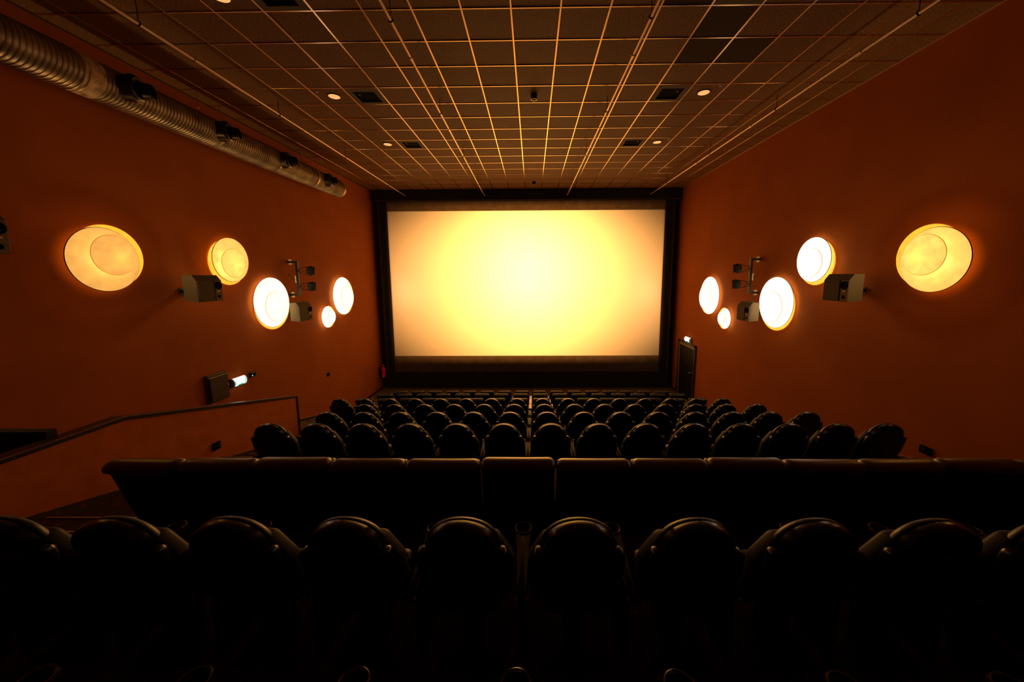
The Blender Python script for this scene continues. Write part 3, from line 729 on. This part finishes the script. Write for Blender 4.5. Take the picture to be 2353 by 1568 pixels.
# ------------------------------------------------------------------ electric cabinet, exit signs, extinguisher, door
t = tag(empty('wall_cabinet', (XL, 6.6, -2.1)), 'brown metal wall cabinet left of the exit sign', 'cabinet')
MB().bbox(0, 0.07, -0.215, 0.215, -0.27, 0.27, 0.006).build('cabinet_body', M['cabinet'], t, 0)
d_ = MB().bbox(0.07, 0.1, -0.2, 0.2, -0.24, 0.21, 0.01).build('cabinet_door', M['cabinet'], t, 0)
MB().lathe([(0.016, 0), (0.014, 0.014), (0.001, 0.016)], Matrix.Translation((0.1, 0.165, 0.0)) @ Matrix.Rotation(PI/2, 4, 'Y'), 14, True, False).build('latch', M['chrome'], d_)
MB().box(0.07, 0.112, -0.205, 0.205, 0.212, 0.225).build('door_hood', M['doorstrip'], t, 0)

def exit_sign(x, y, z, nx, wd, label):
    t = tag(empty('exit_sign', (x, y, z), 0 if nx > 0 else PI), label, 'exit sign', 'lit emergency exit signs')
    h = 0.085; w2 = wd/2
    # half round lit diffuser
    n = 10
    arc = [(0.06*math.sin(PI*i/n)*1.0+0.03, -h+2*h*i/n) for i in range(n+1)]
    prof = [(0.03, -h)]+[(0.03+0.06*math.sin(PI*i/n), -h*math.cos(PI*i/n)) for i in range(n+1)]+[(0.03, h)]
    MB().rings([[(p[0], yy, p[1]) for p in prof] for yy in (-w2+0.012, w2-0.012)]).build('lit_diffuser', M['signwhite'], t, 50)
    MB().bbox(0, 0.032, -w2, w2, -h-0.006, h+0.006, 0.004).build('sign_case', M['signcase'], t, 0)
    for yy in (-w2, w2-0.012):
        prof2 = [(0.0, -h-0.008)]+[(0.03+0.068*math.sin(PI*i/n), -(h+0.008)*math.cos(PI*i/n)) for i in range(n+1)]+[(0.0, h+0.008)]
        MB().rings([[(p[0], a, p[1]) for p in prof2] for a in (yy, yy+0.012)]).build('end_cap', M['signcase'], t, 50)
    def patch(y0, y1, a0, a1, name):
        m = 6; v = []
        for k in (0, 1):
            yy = (y0, y1)[k]
            for i in range(m+1):
                a = a0+(a1-a0)*i/m
                v.append((0.03+0.0625*math.sin(a), yy, -(h+0.0025)*math.cos(a)))
        MB().add(v, [(i, i+1, m+2+i, m+1+i) for i in range(m)]).build(name, M['signteal'], t, 0)
    # pictogram: man at the door, arrow bar
    k = wd/0.4
    patch(-0.175*k, -0.145*k, 0.45, 2.0, 'pictogram_door')
    patch(-0.06*k, 0.1*k, 0.5, 1.0, 'pictogram_bar')
    patch(0.15*k, 0.175*k, 0.6, 2.4, 'pictogram_edge')
    patch(0.11*k, 0.15*k, 0.5, 0.75, 'pictogram_foot')
    return t
exit_sign(XL, 7.1, -2.135, 1, 0.33, 'lit white and teal exit sign on the left wall beside the cabinet')
exit_sign(XR, 12.72, -2.315, -1, 0.44, 'lit exit sign above the black door on the right wall')

t = tag(empty('fire_extinguisher', (-5.935, 13.86, -3.79)), 'red fire extinguisher on the left wall beside the screen', 'fire extinguisher')
MB().lathe([(0.001, -0.23), (0.065, -0.225), (0.075, -0.21), (0.075, 0.13), (0.06, 0.18), (0.03, 0.2), (0.025, 0.215)], None, 24).build('cylinder', M['red'], t)
MB().lathe([(0.025, 0.21), (0.028, 0.25), (0.02, 0.26)], None, 14).build('valve', M['blackmetal'], t)
MB().bbox(-0.02, 0.02, -0.09, 0.05, 0.255, 0.285, 0.005).build('lever', M['red'], t, 0)
MB().path([(-0.03, -0.02, 0.24), (-0.06, -0.11, 0.22), (-0.07, -0.14, 0.05), (-0.06, -0.13, -0.15), (-0.05, -0.1, -0.25)], 0.012, 8).build('hose', M['blackmetal'], t)
MB().rings([[(0.0765*math.cos(a), 0.0765*math.sin(a), zz) for a in [(-1.75+0.9*i/8) for i in range(9)]] for zz in (-0.17, -0.12)], None, False, False, False).build('paper_label', M['label_w'], t)
MB().rings([[(0.0765*math.cos(a), 0.0765*math.sin(a), zz) for a in [(-1.6+0.7*i/8) for i in range(9)]] for zz in (0.04, 0.055)], None, False, False, False).build('paper_label', M['label_w'], t)
MB().bbox(-0.125, -0.075, -0.05, 0.05, -0.28, 0.2, 0.006).build('wall_bracket', M['blackmetal'], t, 0)

door = MB().bbox(-0.03, -0.008, 12.2, 13.42, -4.5, -2.5, 0.004, Matrix.Translation((XR, 0, 0))).build('door_1', M['door'], None, 0)
tag(door, kind='structure')
f = MB()
for a in ((12.1, 12.2, -4.5, -2.43), (13.42, 13.54, -4.5, -2.43), (12.1, 13.54, -2.5, -2.43)): f.bbox(XR-0.06, XR, a[0], a[1], a[2], a[3], 0.004)
f.build('door_frame', M['doorframe'], door, 0)
f = MB()
f.bbox(XR-0.05, XR-0.03, 12.2, 13.36, -2.58, -2.5, 0.003); f.bbox(XR-0.05, XR-0.03, 13.36, 13.42, -4.5, -2.5, 0.003)
f.build('door_stop', M['doorstrip'], door, 0)
f = MB().tube((XR-0.03, 12.33, -3.44), (XR-0.09, 12.33, -3.44), 0.011, 8); f.tube((XR-0.085, 12.325, -3.44), (XR-0.085, 12.46, -3.44), 0.011, 8)
f.bbox(XR-0.038, XR-0.03, 12.305, 12.355, -3.55, -3.38, 0.003)
f.build('door_handle', M['chrome'], door)

# ------------------------------------------------------------------ seats
H = 0.985; TAN = 0.30
def rec(a, t, h): return (a, (H-h)*TAN+t, h)
def rec_curve(a, t, h): return (a, (H-h)*TAN+t-0.35*(0.22**2-min(abs(a), 0.24)**2), h)
def arch(a, b, base, n=22, lo=0.03):
    out = [(a*math.cos(PI*i/n)*1.0, base+b*math.sin(PI*i/n)**0.92) for i in range(n+1)]
    out = [(-a*0.93, base-lo), (a*0.93, base-lo)]+out
    return out
def armrest(parent, x, flat):
    if flat:
        MB().bbox(x-0.042, x+0.042, 0.16, 0.56, 0.475, 0.51, 0.008).build('armrest', M['armboard'], parent, 0)
        MB().bbox(x-0.02, x+0.02, 0.2, 0.5, 0.0, 0.476, 0.006).build('arm_panel', M['arm'], parent, 0)
        return
    ol = rpoly([(-0.021, 0.09), (0.021, 0.09), (0.04, 0.46), (0.054, 0.57), (0.03, 0.625), (-0.03, 0.625), (-0.054, 0.57), (-0.04, 0.46)], 0.012, 3)
    a = MB().rings([[(x+p[0]*k, 0.36+(p[1]-0.36)*k, hh) for p in ol] for k, hh in ((0.93, 0.45), (1.0, 0.46), (1.0, 0.492), (0.95, 0.5))]).build('armrest', M['arm'], parent, 40)
    MB().torus(0.05, 0.0045, Matrix.Translation((x, 0.572, 0.502)), 28, 8).build('cup_ring', M['ring'], a)
    MB().lathe([(0.044, 0.5012), (0.04, 0.5016), (0.001, 0.5016)], Matrix.Translation((x, 0.572, 0)), 24, True, False).build('cup_well', M['hole'], a)
    for s in (-1, 1): MB().bbox(x+s*0.027-0.008, x+s*0.027+0.008, 0.07, 0.095, 0.475, 0.49, 0.003).build('hinge_cap', M['ring'], a, 0)
    MB().bbox(x-0.02, x+0.02, 0.2, 0.52, 0.0, 0.455, 0.006).build('arm_panel', M['arm'], parent, 0)
def seat_base(t):
    b = MB().rings([[(p[0], p[1], hh) for p in ((-a, 0.3-c), (a, 0.3-c), (a, 0.3+c), (-a, 0.3+c))] for a, c, hh in ((0.17, 0.15, 0.0), (0.17, 0.15, 0.015), (0.05, 0.06, 0.03), (0.05, 0.06, 0.27), (0.17, 0.04, 0.31))])
    b.build('pedestal', M['blackmetal'], t, 0)
    ol = rpoly([(-0.215, 0.29), (0.215, 0.29), (0.22, 0.56), (-0.22, 0.56)], 0.05, 4)     # tipped up
    MB().plate(ol, [(0.245, 0.03), (0.255, 0.005), (0.28, 0.0), (0.32, 0.0), (0.34, 0.02), (0.345, 0.06)], lambda a, tt, h: (a, tt+(0.6-h)*0.12, h)).build('seat_cushion', M['leather'], t, 60)

def headrest_seat():
    t = empty('headrest_seat')
    sh = rpoly([(-0.15, 0.34), (0.15, 0.34), (0.222, 0.60), (0.216, 0.80), (-0.216, 0.80), (-0.222, 0.60)], [0.03, 0.03, 0.05, 0.035, 0.035, 0.05], 5)
    MB().plate(sh, [(0.02, 0.012), (0.0, 0.0), (-0.035, 0.0), (-0.05, 0.006), (-0.06, 0.02), (-0.063, 0.05)], rec).build('back_shell', M['shell'], t, 60)
    MB().plate(arch(0.172, 0.172, 0.788), [(0.02, 0.01), (0.012, 0.0), (-0.032, 0.004), (-0.046, 0.012), (-0.052, 0.026), (-0.052, 0.06)], rec).build('headrest_shell', M['shell'], t, 50)
    cu = rpoly([(-0.2, 0.36), (0.2, 0.36), (0.243, 0.5), (0.243, 0.68), (0.17, 0.84), (-0.17, 0.84), (-0.243, 0.68), (-0.243, 0.5)], [0.05, 0.05, 0.06, 0.14, 0.05, 0.05, 0.14, 0.06], 5)
    MB().plate(cu, [(0.0, 0.02), (0.012, 0.004), (0.03, 0.0), (0.07, 0.0), (0.09, 0.012), (0.1, 0.04), (0.09, 0.1)], rec).build('back_cushion', M['fabric_side'], t, 60)
    MB().plate(arch(0.178, 0.166, 0.79), [(0.013, 0.008), (0.02, 0.001), (0.03, 0.0), (0.045, 0.004), (0.058, 0.016), (0.064, 0.04)], rec).build('headrest_cushion', M['leather'], t, 60)
    seat_base(t); armrest(t, 0.2775, False)
    return t
def low_seat():
    t = empty('low_back_seat'); HH = 0.85
    f = lambda a, tt, h: (a, (HH-h)*0.25+tt, h)
    sh = rpoly([(-0.17, 0.34), (0.17, 0.34), (0.215, 0.6), (0.205, HH-0.012), (-0.205, HH-0.012), (-0.215, 0.6)], [0.03, 0.03, 0.05, 0.04, 0.04, 0.05], 5)
    MB().plate(sh, [(0.02, 0.01), (0.0, 0.0), (-0.03, 0.0), (-0.042, 0.006), (-0.05, 0.018), (-0.052, 0.05)], f).build('back_shell', M['shell'], t, 60)
    cu = rpoly([(-0.2, 0.36), (0.2, 0.36), (0.225, 0.6), (0.21, HH), (-0.21, HH), (-0.225, 0.6)], [0.05, 0.05, 0.06, 0.045, 0.045, 0.06], 5)
    MB().plate(cu, [(0.0, 0.015), (0.015, 0.0), (0.06, 0.0), (0.08, 0.015), (0.088, 0.05)], f).build('back_cushion', M['leather'], t, 60)
    seat_base(t); armrest(t, 0.2775, True)
    return t
def sofa_seat():
    t = empty('sofa_seat'); HH = 0.95; W = 0.292
    f = lambda a, tt, h: (a, (0.9-h)*0.28+tt, h)
    bp = rpoly([(-W, 0.3), (W, 0.3), (W, 0.92), (-W, 0.92)], [0.02, 0.02, 0.02, 0.02], 3)
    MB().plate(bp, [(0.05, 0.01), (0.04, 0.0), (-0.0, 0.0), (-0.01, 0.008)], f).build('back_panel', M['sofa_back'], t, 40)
    rr = []
    n = 20
    for x, k in ((-W, 0.0), (-W+0.002, 0.45), (-W+0.012, 0.78), (-W+0.03, 0.95), (-W+0.05, 1.0), (-0.1, 0.985), (0.05, 0.97), (W-0.1, 0.985), (W-0.05, 1.0), (W-0.03, 0.95), (W-0.012, 0.78), (W-0.002, 0.45), (W, 0.0)):
        k = max(k, 0.05)
        rr.append([(x, 0.0+0.085*k*math.cos(2*PI*i/n)+0.02, 0.9+0.052*k*math.sin(2*PI*i/n)) for i in range(n)])
    MB().rings(rr).build('top_roll', M['sofa'], t, 60)
    cu = rpoly([(-W+0.005, 0.42), (W-0.005, 0.42), (W-0.005, 0.91), (-W+0.005, 0.91)], 0.03, 4)
    MB().plate(cu, [(0.05, 0.01), (0.06, 0.0), (0.12, 0.0), (0.15, 0.02), (0.16, 0.06)], f).build('back_cushion', M['sofa'], t, 60)
    MB().bbox(-W, W, 0.22, 0.8, 0.3, 0.46, 0.03).build('seat_cushion', M['sofa'], t, 0)
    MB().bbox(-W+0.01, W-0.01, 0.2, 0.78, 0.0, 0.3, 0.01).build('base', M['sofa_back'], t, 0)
    return t

ORD = ['first', 'second', 'third', 'fourth', 'fifth', 'sixth', 'seventh', 'eighth', 'ninth', 'tenth', 'eleventh', 'twelfth', 'thirteenth', 'fourteenth', 'fifteenth', 'sixteenth']
def ordinal(i, n):
    """i-th of n, counted from the nearer end"""
    if i == 0: return 'leftmost'
    if i == n-1: return 'rightmost'
    if i < n/2: return ORD[i]+' from the left'
    return ORD[n-1-i]+' from the right'
PITCH = 0.555; X0 = -0.3375
ROWS = [('A', 1.50, -2.08, [X0+PITCH*k for k in range(-5, 9)], 'nearest whole row, before the sofa seats'),
        ('C', 3.96, -2.67, [X0+PITCH*k for k in range(-5, 9)], 'first row beyond the sofa seats'),
        ('D', 5.12, -2.985, [X0+PITCH*k for k in range(-5, 9)], 'second row beyond the sofa seats'),
        ('E', 6.30, -3.3, [X0+PITCH*k for k in range(-5, 9)], 'third row beyond the sofa seats'),
        ('F', 7.46, -3.6, [X0+PITCH*k for k in range(-7, 9)], 'fourth row beyond the sofa seats')]
proto = headrest_seat(); first = True
ext = empty('tmp'); 
def place_row(proto, nm, y, z, xl, make_label, group, cat, left_arm):
    global first
    n = len(xl)
    for i, x in enumerate(xl):
        o = proto if not proto.get('label') else dup(proto)
        o.location = (x, y, z); o.rotation_euler = (0, 0, 0)
        tag(o, make_label(i, n), cat, group)
LEFT = []
for nm, y, z_, xl, desc in ROWS:
    n = len(xl)
    place_row(proto, nm, y, z_, xl, lambda i, n, d=desc: f'black headrest seat, {ordinal(i, n)} in the {d}', 'black headrest seats, '+desc, 'cinema seat', False)
# the row at the camera's feet: only armrests with cup rings reach into the frame
xz = [X0+PITCH*k for k in range(-3, 5)]
place_row(proto, 'Z', 0.47, -1.88, xz, lambda i, n: f'black seat at the bottom frame edge, {ordinal(i, n)}, showing only its cup ring', 'seats at the bottom frame edge', 'cinema seat', False)
lp = low_seat()
for nm, y, z_, desc in (('G', 8.60, -3.9, 'third row from the screen'), ('H', 9.83, -4.2, 'second row from the screen'), ('I', 11.0, -4.5, 'front row nearest the screen')):
    place_row(lp, nm, y, z_, [X0+PITCH*k for k in range(-7, 9)], lambda i, n, d=desc: f'low flat-topped black seat, {ordinal(i, n)} in the {d}', 'low black seats, '+desc, 'cinema seat', False)
sp = sofa_seat()
xb = [-0.117+0.6*k for k in range(-5, 8)]
place_row(sp, 'B', 2.655, -2.4, xb, lambda i, n: f'brown leather sofa seat with rolled top, {ordinal(i, n)} of the sofa row', 'brown rolled-top sofa seats', 'sofa seat', False)
for i, o in enumerate([o for o in COL.objects if o.name.startswith('sofa_seat')]):
    o.location.z += (0.006 if i % 3 == 2 else -0.006)+random.uniform(-0.003, 0.003)
bpy.data.objects.remove(ext)
# armrest that closes the left end of each row belongs to the leftmost seat
lab = {}
for o in list(COL.objects):
    l = o.get('label', '')
    if 'leftmost' in l and o.name.split('.')[0] in ('headrest_seat', 'low_back_seat'):
        for c in list(o.children):
            if c.name.split('.')[0] in ('armrest', 'arm_panel'):
                d = c.copy(); COL.objects.link(d); d.parent = o; d.location.x -= PITCH
                for g in c.children:
                    e = g.copy(); COL.objects.link(e); e.parent = d
